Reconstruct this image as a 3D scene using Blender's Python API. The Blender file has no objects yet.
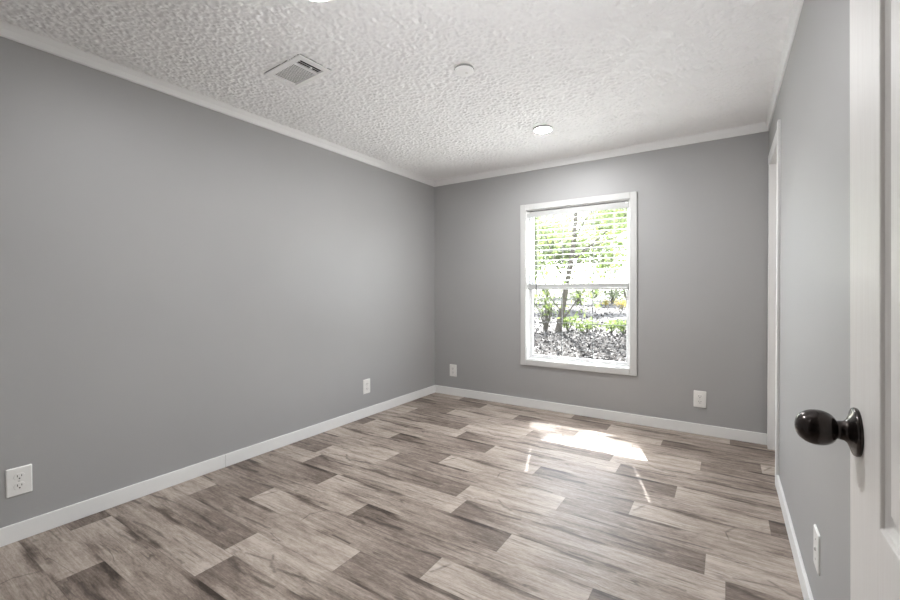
import bpy, bmesh, math, random
from mathutils import Vector, Matrix
random.seed(7)
S = bpy.context.scene
COL = S.collection

# ------------------------------------------------------------------ dimensions (metres)
XL, XR, YB, YF, ZC = -2.4655, 0.2286, 3.4822, -0.02, 2.13      # left, right, back, front walls, ceiling
WX0, WX1, WZ0, WZ1 = -1.478, -0.622, 0.42, 1.728               # window opening
CAM_Z = 1.0357

# ------------------------------------------------------------------ camera
yaw, pitch, roll, fpx, cyo = 0.57987, -0.01168, -0.00376, 422.47, -5.32
fw0 = Vector((-math.sin(yaw), math.cos(yaw), 0)); rt = Vector((math.cos(yaw), math.sin(yaw), 0)); zz = Vector((0, 0, 1))
F = fw0*math.cos(pitch) + zz*math.sin(pitch)
U = -fw0*math.sin(pitch) + zz*math.cos(pitch)
R = rt*math.cos(roll) + U*math.sin(roll)
U = U*math.cos(roll) - rt*math.sin(roll)
cam = bpy.data.objects.new('camera', bpy.data.cameras.new('camera')); COL.objects.link(cam)
cam.matrix_world = Matrix(((R.x, U.x, -F.x, 0), (R.y, U.y, -F.y, 0), (R.z, U.z, -F.z, CAM_Z), (0, 0, 0, 1)))
cam.data.sensor_width = 36; cam.data.lens = fpx/900*36; cam.data.shift_y = cyo/900
cam.data.clip_start = 0.02; cam.data.clip_end = 300
S.camera = cam

# ------------------------------------------------------------------ view, sky, sun
S.view_settings.view_transform = 'Standard'; S.view_settings.look = 'None'
S.view_settings.exposure = 1.13; S.view_settings.gamma = 1.0; S.view_settings.use_curve_mapping = False
SUN_STRENGTH, SKY_STRENGTH, LED_FAR, LED_NEAR = 30.0, 0.95, 350.0, 325.0
FILL_POWER = 34.0
SUN_TAN = 1.2
w = bpy.data.worlds.new('sky'); S.world = w; w.use_nodes = True
wn = w.node_tree; wn.nodes.clear()
sk = wn.nodes.new('ShaderNodeTexSky'); sk.sky_type = 'NISHITA'; sk.sun_disc = False
sk.sun_elevation = math.atan(SUN_TAN); sk.sun_rotation = math.radians(-19); sk.dust_density = 1.0; sk.air_density = 1.0; sk.ozone_density = 1.0
bgn = wn.nodes.new('ShaderNodeBackground'); bgn.inputs['Strength'].default_value = SKY_STRENGTH
wo = wn.nodes.new('ShaderNodeOutputWorld')
hs = wn.nodes.new('ShaderNodeHueSaturation'); hs.inputs['Saturation'].default_value = 0.35
wn.links.new(sk.outputs[0], hs.inputs['Color']); wn.links.new(hs.outputs[0], bgn.inputs[0]); wn.links.new(bgn.outputs[0], wo.inputs[0])
sun = bpy.data.objects.new('sun', bpy.data.lights.new('sun', 'SUN')); COL.objects.link(sun)
sd = Vector((0.323, -0.946, -SUN_TAN)).normalized()
sun.rotation_euler = sd.to_track_quat('-Z', 'Y').to_euler()
sun.location = (-4, 14, 16)
sun.data.energy = SUN_STRENGTH; sun.data.angle = math.radians(0.55); sun.data.color = (1.0, 0.99, 0.985)

# portal that guides skylight through the window opening (adds no light of its own)
po = bpy.data.objects.new('window_portal', bpy.data.lights.new('window_portal', 'AREA')); COL.objects.link(po)
po.data.shape = 'RECTANGLE'; po.data.size = WX1-WX0; po.data.size_y = WZ1-WZ0; po.data.cycles.is_portal = True
po.location = ((WX0+WX1)/2, YB+0.12, (WZ0+WZ1)/2); po.rotation_euler = (math.radians(-90), 0, 0)
# added fill spot beside the camera, aimed up to brighten the ceiling
fl = bpy.data.objects.new('bounce_flash', bpy.data.lights.new('bounce_flash', 'SPOT')); COL.objects.link(fl)
fl.location = (-0.12, 0.10, 1.25)
fl.rotation_euler = (Vector((-0.75, 1.75, ZC)) - Vector(fl.location)).to_track_quat('-Z', 'Y').to_euler()
fl.data.energy = FILL_POWER; fl.data.spot_size = math.radians(95); fl.data.spot_blend = 1.0; fl.data.shadow_soft_size = 0.06
fl.data.color = (0.97, 0.98, 1.0)

# ------------------------------------------------------------------ node helpers
class NT:
    def __init__(s, name):
        s.m = bpy.data.materials.new(name); s.m.use_nodes = True; s.t = s.m.node_tree; s.t.nodes.clear()
        s.out = s.n('ShaderNodeOutputMaterial')
    def n(s, k, **kw):
        x = s.t.nodes.new(k)
        for a, v in kw.items(): setattr(x, a, v)
        return x
    def l(s, a, b): s.t.links.new(a, b)
    def put(s, sock, v):
        if isinstance(v, bpy.types.NodeSocket): s.l(v, sock)
        else: sock.default_value = v
    def math(s, op, a, b=None, c=None, clamp=False):
        x = s.n('ShaderNodeMath', operation=op, use_clamp=clamp)
        for i, v in enumerate((a, b, c)):
            if v is not None: s.put(x.inputs[i], v)
        return x.outputs[0]
    def add(s, a, b): return s.math('ADD', a, b)
    def sub(s, a, b): return s.math('SUBTRACT', a, b)
    def mul(s, a, b): return s.math('MULTIPLY', a, b)
    def smooth(s, v, lo, hi, o0=0.0, o1=1.0):
        x = s.n('ShaderNodeMapRange', interpolation_type='SMOOTHSTEP')
        s.put(x.inputs[0], v); s.put(x.inputs[1], lo); s.put(x.inputs[2], hi); s.put(x.inputs[3], o0); s.put(x.inputs[4], o1)
        return x.outputs[0]
    def xyz(s, x, y, z):
        c = s.n('ShaderNodeCombineXYZ')
        for i, v in enumerate((x, y, z)): s.put(c.inputs[i], v)
        return c.outputs[0]
    def noise(s, vec, scale, detail=3.0, rough=0.5, dist=0.0):
        x = s.n('ShaderNodeTexNoise'); s.put(x.inputs['Vector'], vec); s.put(x.inputs['Scale'], scale)
        s.put(x.inputs['Detail'], detail); s.put(x.inputs['Roughness'], rough); s.put(x.inputs['Distortion'], dist)
        return x.outputs[0]
    def mix(s, f, a, b, mode='MIX'):
        x = s.n('ShaderNodeMix', data_type='RGBA', blend_type=mode)
        s.put(x.inputs[0], f); s.put(x.inputs[6], a); s.put(x.inputs[7], b)
        return x.outputs[2]
    def ramp(s, f, stops, interp='LINEAR'):
        x = s.n('ShaderNodeValToRGB'); x.color_ramp.interpolation = interp
        e = x.color_ramp.elements
        while len(e) < len(stops): e.new(0.5)
        for el, (p, c) in zip(e, stops):
            el.position = p; el.color = c if len(c) == 4 else (*c, 1)
        s.put(x.inputs[0], f); return x.outputs[0]
    def obj(s): return s.n('ShaderNodeTexCoord').outputs['Object']
    def pos(s): return s.n('ShaderNodeNewGeometry').outputs['Position']
    def bsdf(s, base, rough=0.5, metal=0.0, spec=0.5, bump=None, bs=0.3, bd=0.01, coat=0.0):
        b = s.n('ShaderNodeBsdfPrincipled')
        s.put(b.inputs['Base Color'], base); s.put(b.inputs['Roughness'], rough); s.put(b.inputs['Metallic'], metal)
        s.put(b.inputs['Specular IOR Level'], spec); s.put(b.inputs['Coat Weight'], coat)
        if bump is not None:
            bp = s.n('ShaderNodeBump'); s.put(bp.inputs['Strength'], bs); s.put(bp.inputs['Distance'], bd)
            s.put(bp.inputs['Height'], bump); s.l(bp.outputs[0], b.inputs['Normal'])
        s.l(b.outputs[0], s.out.inputs[0]); return b

def rgb(*c): return (*c, 1.0)
def srgb(r, g, b):
    f = lambda v: (v/255/12.92) if v/255 <= 0.04045 else ((v/255+0.055)/1.055)**2.4
    return (f(r), f(g), f(b), 1.0)

def paint(name, c, rough=0.6, var=0.03, scale=3.0, bump=0.05, bscale=120.0, spec=0.4):
    t = NT(name); p = t.pos()
    f = t.noise(p, scale, 3)
    lo = tuple(x*(1-var) for x in c[:3]); hi = tuple(min(1, x*(1+var)) for x in c[:3])
    col = t.ramp(f, [(0.3, lo), (0.7, hi)])
    t.bsdf(col, rough, spec=spec, bump=t.noise(p, bscale, 3), bs=bump, bd=0.004)
    return t.m

M = {}
M['wall'] = paint('grey wall paint', srgb(165, 164, 163), 0.48, 0.015, 2.0, 0.04, 160)
M['trim'] = paint('white trim paint', srgb(231, 230, 228), 0.38, 0.01, 4.0, 0.02, 60)
M['casing'] = paint('pale grey white casing paint', srgb(199, 198, 196), 0.5, 0.01, 4.0, 0.02, 60)
M['grille'] = paint('backlit window bars', srgb(98, 98, 97), 0.5, 0.01, 6.0, 0.0, 60)  # white bars, greyed in the colour for their backlit shade
M['vinyl'] = paint('white window vinyl', srgb(216, 216, 216), 0.35, 0.01, 6.0, 0.0, 60)
M['plate'] = paint('white plastic', srgb(232, 230, 226), 0.32, 0.01, 8.0, 0.0, 60)
M['metalw'] = paint('white enamelled metal', srgb(240, 239, 237), 0.4, 0.01, 6.0, 0.0, 60)
M['slot'] = paint('dark slot', srgb(40, 38, 36), 0.7, 0.0, 6.0, 0.0, 60)
M['duct'] = paint('dark duct', srgb(52, 50, 48), 0.8, 0.05, 20.0, 0.0, 60)
M['bright'] = paint('bright white plastic', srgb(245, 244, 242), 0.4, 0.0, 8.0, 0.0, 60)
M['rail'] = paint('shaded blind rail', srgb(186, 186, 184), 0.45, 0.0, 8.0, 0.0, 60)  # grey carries the shade the rails hang in, inside the window recess
M['grey'] = paint('shade grey', srgb(150, 149, 146), 0.6, 0.01, 8.0, 0.0, 60)  # colour for painted shade around the ceiling fittings
M['screw'] = paint('painted screw', srgb(205, 203, 198), 0.35, 0.0, 8.0, 0.0, 60)
M['cord'] = paint('white cord', srgb(215, 215, 212), 0.8, 0.02, 80.0, 0.0, 60)
M['siding'] = paint('outside siding', srgb(190, 188, 180), 0.7, 0.02, 3.0, 0.0, 60)

def blind_mat():
    t = NT('white blind slats'); p = t.pos()
    c = t.ramp(t.noise(p, 9, 2), [(0.3, srgb(200, 200, 198)), (0.7, srgb(208, 208, 206))])
    d = t.n('ShaderNodeBsdfPrincipled'); t.put(d.inputs['Base Color'], c); d.inputs['Roughness'].default_value = 0.4
    tr = t.n('ShaderNodeBsdfTranslucent'); t.put(tr.inputs[0], srgb(245, 244, 238))
    mx = t.n('ShaderNodeMixShader'); mx.inputs[0].default_value = 0.05
    t.l(d.outputs[0], mx.inputs[1]); t.l(tr.outputs[0], mx.inputs[2]); t.l(mx.outputs[0], t.out.inputs[0])
    return t.m
M['blind'] = blind_mat()

def wand_mat():
    t = NT('clear grey wand'); t.bsdf(t.ramp(t.noise(t.pos(), 30, 1), [(0.3, srgb(62, 63, 61)), (0.7, srgb(76, 77, 75))]), 0.2)
    return t.m
M['wand'] = wand_mat()

def ceiling_mat():
    t = NT('textured white ceiling'); p = t.pos()
    n1 = t.noise(p, 48, 3, 0.55, 0.6); n2 = t.noise(p, 105, 2, 0.5)
    v = t.n('ShaderNodeTexVoronoi', feature='SMOOTH_F1'); t.l(p, v.inputs['Vector']); v.inputs['Scale'].default_value = 62
    h = t.add(t.smooth(n1, 0.38, 0.66), t.add(t.mul(n2, 0.35), t.mul(v.outputs['Distance'], 0.5)))
    c = t.ramp(t.noise(p, 2.5, 3), [(0.3, srgb(241, 240, 239)), (0.7, srgb(245, 244, 243))])
    t.bsdf(c, 0.85, spec=0.2, bump=n2, bs=0.25, bd=0.003)
    return t.m
M['ceiling'] = ceiling_mat()

def floor_mat():
    """Printed wood plank flooring: rows 14.45 cm wide along x, six plank prints that repeat, end joints 1.066 m apart."""
    t = NT('wood plank flooring'); W, L = 0.1445, 1.066
    sp = t.n('ShaderNodeSeparateXYZ'); t.l(t.pos(), sp.inputs[0]); X, Y = sp.outputs[0], sp.outputs[1]
    rowf = t.math('DIVIDE', t.sub(Y, 1.195), W)
    k = t.math('FLOOR', rowf); v = t.sub(rowf, k)
    blk = t.math('FLOOR', t.math('DIVIDE', t.add(k, 0.5), 6.0))
    typ = t.sub(k, t.mul(blk, 6.0))
    J = [-0.919, -0.384, -0.758, 0.0, -0.065, -0.667]
    jr = t.ramp(t.math('DIVIDE', t.add(typ, 0.5), 6.0), [(i/6, ((j+1.0),)*3) for i, j in enumerate(J)], 'CONSTANT')
    jx = t.add(t.sub(jr, 1.0), t.mul(blk, 0.544))
    uf = t.math('DIVIDE', t.sub(X, jx), L)
    pl = t.math('FLOOR', uf); u = t.sub(uf, pl)
    par = t.math('MODULO', typ, 2.0)                                  # A C E start pale, B D F start dark
    seed = t.add(t.mul(typ, 7.31), 3.0)
    ux, vy = t.mul(u, L), t.mul(v, W)
    # slow tone along each of the six prints, 0 pale .. 1 dark
    KEYS = [(.12, .18, .28, .42, .60, .78), (.92, .86, .62, .50, .36, .18), (.12, .24, .38, .50, .66, .88),
            (.86, .70, .44, .36, .30, .14), (.08, .18, .28, .36, .64, .86), (.78, .68, .58, .42, .28, .12)]
    wob = t.noise(t.xyz(t.mul(ux, 2.5), t.mul(vy, 16.0), seed), 1.0, 3, 0.55)
    uu = t.add(u, t.mul(t.mul(t.sub(wob, 0.5), 0.7), t.smooth(t.math('ABSOLUTE', t.sub(u, 0.5)), 0.36, 0.5, 1.0, 0.15)))
    dark = None
    for i, ks in enumerate(KEYS):
        r_ = t.ramp(uu, [(q, (kv,)*3) for q, kv in zip((0, .12, .25, .5, .75, 1), ks)])
        r_ = t.mul(r_, t.math('COMPARE', typ, float(i), 0.1)); dark = r_ if dark is None else t.add(dark, r_)
    # grain
    g1 = t.noise(t.xyz(t.mul(ux, 2.2), t.mul(vy, 60.0), seed), 1.0, 6, 0.68, 0.6)
    g2 = t.noise(t.xyz(t.mul(ux, 18.0), t.mul(vy, 210.0), t.add(seed, 40.0)), 1.0, 3, 0.6)
    g3 = t.noise(t.xyz(t.mul(ux, 5.5), t.mul(vy, 22.0), t.add(seed, 80.0)), 1.0, 6, 0.68, 0.9)
    g4 = t.noise(t.xyz(t.mul(ux, 55.0), t.mul(vy, 160.0), t.add(seed, 300.0)), 1.0, 3, 0.7)
    tone = t.add(t.mul(dark, 0.62), t.add(t.mul(t.sub(g1, 0.5), 0.75), t.add(t.mul(t.sub(g3, 0.5), 0.85), t.add(t.mul(t.sub(g2, 0.5), 0.45), t.mul(t.sub(g4, 0.5), 0.50)))))
    # soft dark bands that follow the plank edges for a stretch
    for sd_, off in ((v, 200.0), (t.sub(1.0, v), 240.0)):
        gt = t.smooth(t.noise(t.xyz(t.mul(ux, 3.2), 0.5, t.add(seed, off)), 1.0, 2), 0.50, 0.66)
        wd_ = t.add(0.10, t.mul(g3, 0.25))
        tone = t.add(tone, t.mul(t.mul(t.smooth(sd_, 0.0, wd_, 1.0, 0.0), gt), 0.50))
    tone = t.add(tone, 0.06)
    base = t.ramp(tone, [(0.0, srgb(188, 176, 166)), (0.25, srgb(163, 150, 139)), (0.5, srgb(130, 117, 108)), (0.75, srgb(96, 84, 76)), (1.0, srgb(60, 51, 45))])
    # long dark cracks that wander along the grain
    cn = t.noise(t.xyz(t.mul(ux, 1.3), t.mul(vy, 20.0), t.add(seed, 120.0)), 1.0, 2, 0.5, 0.7)
    cr = t.smooth(t.math('ABSOLUTE', t.sub(cn, 0.5)), 0.0, 0.018, 1.0, 0.0)
    gate = t.smooth(t.noise(t.xyz(t.mul(ux, 3.0), t.mul(vy, 12.0), t.add(seed, 160.0)), 1.0, 2), 0.48, 0.62)
    base = t.mix(t.mul(t.mul(cr, gate), 0.60), base, srgb(72, 63, 58))
    # cracks, dark streaks and pale flecks printed on each of the six boards: (board, u0, v0, u1, v1, width, strength) in metres
    MARKS = [(0, .014, .055, .050, .125, .006, .7), (0, .386, .014, .374, .074, .003, .6), (0, .374, .074, .407, .132, .005, .55), (0, .220, .027, .224, .027, .007, .5),
             (0, .593, .017, .700, .014, .005, .8), (0, .800, .118, 1.066, .140, .007, .8), (1, .080, .054, .163, .045, .009, .7), (1, .163, .045, .273, .061, .013, .8),
             (1, .655, .038, .666, .038, .009, .65), (1, .363, .083, .760, .100, .004, .6), (2, .958, .012, .966, .012, .008, .65), (2, .0, .105, .200, .104, .007, .5),
             (2, .200, .104, .420, .124, .006, .65), (3, .010, .125, .110, .105, .013, .7), (3, .110, .105, .290, .122, .007, .65), (3, .55, .012, .95, .016, .006, .6),
             (4, .192, .087, .248, .041, .006, .5), (4, .248, .041, .285, .030, .010, .6), (4, .280, .044, .480, .074, .006, .75), (4, .480, .074, .690, .082, .007, .75),
             (4, .690, .082, .930, .062, .008, .7), (4, .089, .037, .218, .061, .005, .6), (4, .447, .028, .900, .030, .005, .5), (5, .280, .030, .620, .046, .006, .55), (5, .10, .128, .50, .134, .006, .6)]
    wv = t.mul(t.sub(t.noise(t.xyz(t.mul(ux, 14.0), t.mul(vy, 30.0), seed), 1.0, 3, 0.6), 0.5), 0.014)
    pv = t.xyz(ux, t.add(vy, wv), 0.0)
    def vm(op, a, b=None, out=0):
        n_ = t.n('ShaderNodeVectorMath', operation=op)
        for i_, q_ in enumerate((a, b)):
            if q_ is not None: t.put(n_.inputs[i_], q_)
        return n_.outputs[out]
    mk = None
    for ty, u0, v0, u1, v1, wd_, st_ in MARKS:
        A_, D_ = Vector((u0, v0, 0)), Vector((u1-u0, v1-v0, 0))
        pa = vm('SUBTRACT', pv, tuple(A_)); h_ = t.math('MULTIPLY', vm('DOT_PRODUCT', pa, tuple(D_), 1), 1.0/D_.length_squared, clamp=True)
        sc = t.n('ShaderNodeVectorMath', operation='SCALE'); sc.inputs[0].default_value = tuple(D_); t.put(sc.inputs['Scale'], h_)
        dist = vm('LENGTH', vm('SUBTRACT', pa, sc.outputs[0]), None, 1)
        q = t.mul(t.smooth(dist, 0.0, wd_*1.6, min(1.0, st_*1.05), 0.0), t.math('COMPARE', typ, float(ty), 0.1))
        mk = q if mk is None else t.math('MAXIMUM', mk, q)
    base = t.mix(t.mul(mk, t.smooth(g3, 0.3, 0.62, 0.25, 1.0)), base, srgb(62, 53, 47))
    pf = t.mul(t.smooth(vm('LENGTH', vm('SUBTRACT', pv, (0.010, 0.085, 0.0)), None, 1), 0.006, 0.030, 0.55, 0.0), t.math('COMPARE', typ, 0.0, 0.1))
    base = t.mix(pf, base, srgb(205, 194, 184))
    # knots
    vo = t.n('ShaderNodeTexVoronoi'); t.l(t.xyz(t.mul(ux, 3.4), t.mul(vy, 9.0), seed), vo.inputs['Vector']); vo.inputs['Scale'].default_value = 1.0
    vo.inputs['Randomness'].default_value = 1.0
    kd = t.smooth(t.add(vo.outputs['Distance'], t.mul(t.sub(g3, 0.5), 0.12)), 0.04, 0.13, 1.0, 0.0)
    base = t.mix(t.mul(kd, 0.55), base, srgb(82, 72, 66))
    # seam lines and end joints
    e = t.math('MINIMUM', vy, t.sub(W, vy)); ej = t.math('MINIMUM', ux, t.sub(L, ux))
    seam = t.smooth(e, 0.0, 0.0022, 1.0, 0.0); joint = t.smooth(ej, 0.0, 0.0022, 1.0, 0.0)
    sn = t.noise(t.xyz(t.mul(X, 1.3), k, 5.0), 1.0, 2)
    base = t.mix(t.math('MAXIMUM', t.mul(seam, t.smooth(sn, 0.35, 0.65, 0.15, 0.6)), t.mul(joint, 0.45)), base, srgb(88, 77, 70))
    rough = t.add(0.38, t.mul(g1, 0.2))
    h = t.add(t.mul(g2, 0.3), t.mul(t.math('MAXIMUM', seam, joint), -0.6))
    t.bsdf(base, rough, spec=0.3, bump=h, bs=0.12, bd=0.002)
    return t.m
M['floor'] = floor_mat()

def door_mat():
    t = NT('white moulded door skin'); p = t.pos()
    sp = t.n('ShaderNodeSeparateXYZ'); t.l(p, sp.inputs[0])
    g = t.noise(t.xyz(t.mul(sp.outputs[0], 260), t.mul(sp.outputs[1], 260), t.mul(sp.outputs[2], 9)), 1.0, 4, 0.65, 0.3)
    c = t.ramp(g, [(0.3, srgb(226, 222, 218)), (0.7, srgb(233, 230, 227))])
    t.bsdf(c, 0.42, bump=g, bs=0.10, bd=0.0015); return t.m
M['door'] = door_mat()

def bronze_mat():
    t = NT('dark oiled bronze'); n = t.noise(t.pos(), 90, 4, 0.6)
    c = t.ramp(n, [(0.3, srgb(38, 32, 30)), (0.75, srgb(58, 50, 47))])
    t.bsdf(c, 0.24, metal=0.75, spec=0.6, coat=0.3); return t.m
M['bronze'] = bronze_mat()

def led_mat(LED):
    t = NT('lit diffuser'); e = t.n('ShaderNodeEmission'); e.inputs[0].default_value = (0.975, 0.99, 1.0, 1); e.inputs[1].default_value = LED
    t.l(e.outputs[0], t.out.inputs[0]); return t.m

def glass_mat():
    t = NT('window glass'); tr = t.n('ShaderNodeBsdfTransparent'); tr.inputs[0].default_value = (0.97, 0.985, 0.98, 1)
    gl = t.n('ShaderNodeBsdfGlossy'); gl.inputs['Roughness'].default_value = 0.0; gl.inputs[0].default_value = (1, 1, 1, 1)
    lw = t.n('ShaderNodeLayerWeight'); lw.inputs[0].default_value = 0.5
    fc = t.math('POWER', lw.outputs['Facing'], 5.0)
    mx = t.n('ShaderNodeMixShader'); t.put(mx.inputs[0], t.add(0.04, t.mul(fc, 0.7))); t.l(tr.outputs[0], mx.inputs[1]); t.l(gl.outputs[0], mx.inputs[2])
    t.l(mx.outputs[0], t.out.inputs[0]); return t.m
M['glass'] = glass_mat()

def island_mat(name, stops, trans=0.0, tcol=None, rough=0.6):
    t = NT(name); g = t.n('ShaderNodeNewGeometry')
    c = t.ramp(g.outputs['Random Per Island'], stops)
    b = t.bsdf(c, rough, spec=0.3)
    if trans:
        tr = t.n('ShaderNodeBsdfTranslucent'); t.put(tr.inputs[0], t.mix(0.6, c, tcol))
        mx = t.n('ShaderNodeMixShader'); mx.inputs[0].default_value = trans
        t.l(b.outputs[0], mx.inputs[1]); t.l(tr.outputs[0], mx.inputs[2]); t.l(mx.outputs[0], t.out.inputs[0])
    return t.m
M['leaf'] = island_mat('fresh green leaves', [(0.0, srgb(58, 74, 34)), (0.5, srgb(80, 96, 48)), (1.0, srgb(108, 120, 70))], 0.42, srgb(116, 130, 70))
M['leafdark'] = island_mat('olive leaves', [(0.0, srgb(44, 52, 32)), (1.0, srgb(74, 82, 48))], 0.35, srgb(96, 108, 60))
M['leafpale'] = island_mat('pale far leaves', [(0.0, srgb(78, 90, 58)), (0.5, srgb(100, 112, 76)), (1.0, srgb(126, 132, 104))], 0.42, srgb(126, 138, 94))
M['leafyellow'] = island_mat('yellow leaves', [(0.0, srgb(112, 98, 44)), (1.0, srgb(146, 128, 62))], 0.45, srgb(150, 134, 66))
M['litter'] = island_mat('fallen leaves', [(0.0, srgb(26, 23, 21)), (0.4, srgb(44, 40, 37)), (0.75, srgb(70, 65, 61)), (1.0, srgb(128, 122, 117))], 0.0, None, 0.7)

def bark_mat():
    t = NT('grey bark'); sp = t.n('ShaderNodeSeparateXYZ'); t.l(t.pos(), sp.inputs[0])
    n = t.noise(t.xyz(t.mul(sp.outputs[0], 30), t.mul(sp.outputs[1], 30), t.mul(sp.outputs[2], 6)), 1.0, 4, 0.6)
    t.bsdf(t.ramp(n, [(0.3, srgb(52, 48, 43)), (0.7, srgb(88, 82, 74))]), 0.9, spec=0.2, bump=n, bs=0.6, bd=0.02); return t.m
M['bark'] = bark_mat()

def ground_mat():
    t = NT('leaf strewn ground'); p = t.pos(); sp = t.n('ShaderNodeSeparateXYZ'); t.l(p, sp.inputs[0])
    a = t.noise(p, 0.5, 4, 0.6); b = t.noise(p, 7.0, 5, 0.7)
    mulch = t.ramp(b, [(0.3, srgb(26, 24, 22)), (0.55, srgb(42, 38, 36)), (0.75, srgb(66, 62, 59))])
    sand = t.ramp(b, [(0.3, srgb(44, 42, 41)), (0.5, srgb(76, 73, 72)), (0.7, srgb(104, 101, 101))])
    f = t.smooth(t.add(sp.outputs[1], t.mul(t.sub(a, 0.5), 5.0)), 13.0, 17.5)
    bounce_ground = t.ramp(b, [(0.3, srgb(220, 219, 217)), (0.7, srgb(234, 233, 231))])  # unseen pale strip by the house, added to reflect sun onto the ceiling
    g_ = t.smooth(t.add(sp.outputs[1], t.mul(t.sub(a, 0.5), 1.0)), 8.6, 9.2)
    t.bsdf(t.mix(g_, bounce_ground, t.mix(f, mulch, sand)), 0.95, spec=0.1, bump=b, bs=0.8, bd=0.08); return t.m
M['ground'] = ground_mat()

# ------------------------------------------------------------------ mesh helpers
def box(bm, x0, x1, y0, y1, z0, z1):
    vs = [bm.verts.new((x, y, z)) for x in (x0, x1) for y in (y0, y1) for z in (z0, z1)]
    for f in ((0, 1, 3, 2), (4, 6, 7, 5), (0, 4, 5, 1), (2, 3, 7, 6), (0, 2, 6, 4), (1, 5, 7, 3)):
        bm.faces.new([vs[i] for i in f])
def lathe(bm, prof, n=40, mat=None):
    """prof: (radius, z) pairs; spun round z, then moved by mat."""
    mat = mat or Matrix.Identity(4); rings = []
    for r, z in prof:
        if r < 1e-6: rings.append([bm.verts.new(mat @ Vector((0, 0, z)))])
        else: rings.append([bm.verts.new(mat @ Vector((r*math.cos(2*math.pi*i/n), r*math.sin(2*math.pi*i/n), z))) for i in range(n)])
    for A, B in zip(rings, rings[1:]):
        for i in range(n):
            j = (i+1) % n
            q = [A[i % len(A)], A[j % len(A)], B[j % len(B)], B[i % len(B)]]
            q2 = []
            for x in q:
                if x not in q2: q2.append(x)
            if len(q2) > 2: bm.faces.new(q2)
def tube(bm, pts, rads, n=8, cap=True):
    rings = []; pts = [Vector(p) for p in pts]
    for i, p in enumerate(pts):
        d = (pts[min(i+1, len(pts)-1)] - pts[max(i-1, 0)]).normalized()
        a = d.orthogonal().normalized() if i == 0 else (rings_a - d*rings_a.dot(d)).normalized()
        rings_a = a; b = d.cross(a)
        rings.append([bm.verts.new(p + (a*math.cos(2*math.pi*k/n) + b*math.sin(2*math.pi*k/n))*rads[i]) for k in range(n)])
    for A, B in zip(rings, rings[1:]):
        for k in range(n): bm.faces.new([A[k], A[(k+1) % n], B[(k+1) % n], B[k]])
    if cap: bm.faces.new(rings[0][::-1]); bm.faces.new(rings[-1])
def rrect(w, h, r, n=5):
    P = []
    for cx, cy, a0 in ((w/2-r, h/2-r, 0), (-w/2+r, h/2-r, 90), (-w/2+r, -h/2+r, 180), (w/2-r, -h/2+r, 270)):
        for i in range(n+1):
            a = math.radians(a0 + 90*i/n); P.append((cx + r*math.cos(a), cy + r*math.sin(a)))
    return P
def loft(bm, loops, mat, cap0=True, cap1=True):
    R_ = [[bm.verts.new(mat @ Vector(p)) for p in lp] for lp in loops]
    for A, B in zip(R_, R_[1:]):
        n = len(A)
        for i in range(n): bm.faces.new([A[i], A[(i+1) % n], B[(i+1) % n], B[i]])
    if cap0: bm.faces.new(R_[0][::-1])
    if cap1: bm.faces.new(R_[-1])
def obj(name, bm, m, parent=None, smooth=None, bevel=0.0):
    bmesh.ops.recalc_face_normals(bm, faces=bm.faces)
    me = bpy.data.meshes.new(name); bm.to_mesh(me); bm.free()
    o = bpy.data.objects.new(name, me); COL.objects.link(o)
    if m is not None: me.materials.append(m)
    if smooth: me.polygons.foreach_set('use_smooth', [True]*len(me.polygons)); me.set_sharp_from_angle(angle=math.radians(smooth))
    if bevel:
        b = o.modifiers.new('bevel', 'BEVEL'); b.width = bevel; b.segments = 2; b.limit_method = 'ANGLE'
    if parent: o.parent = parent
    return o
def boxes(name, lst, m, parent=None, bevel=0.0):
    bm = bmesh.new()
    for b in lst: box(bm, *b)
    return obj(name, bm, m, parent, bevel=bevel)
def struct(o): o['kind'] = 'structure'; return o
def empty(name, loc=(0, 0, 0), rz=0.0):
    o = bpy.data.objects.new(name, None); COL.objects.link(o); o.location = loc; o.rotation_euler = (0, 0, rz); o.empty_display_size = 0.05
    return o
def tag(o, label, cat, group=None, kind=None):
    o['label'] = label; o['category'] = cat
    if group: o['group'] = group
    if kind: o['kind'] = kind
    return o
def copy_tree(o, parent=None):
    c = o.copy(); COL.objects.link(c)
    if parent: c.parent = parent
    for ch in list(o.children): copy_tree(ch, c)
    return c
def wall_with_hole(name, axis, a0, a1, t0, t1, z0, z1, hole, m):
    """Upright slab along axis ('x' or 'y') from a0 to a1, thickness t0..t1, with one rectangular hole (h0,h1,hz0,hz1)."""
    bm = bmesh.new(); h0, h1, hz0, hz1 = hole
    def put(p, q, r, s):
        if q-p < 1e-6 or s-r < 1e-6: return
        box(bm, p, q, t0, t1, r, s) if axis == 'x' else box(bm, t0, t1, p, q, r, s)
    put(a0, h0, z0, z1); put(h1, a1, z0, z1); put(h0, h1, z0, hz0); put(h0, h1, hz1, z1)
    bmesh.ops.remove_doubles(bm, verts=bm.verts, dist=1e-6)
    return struct(obj(name, bm, m))

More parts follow.
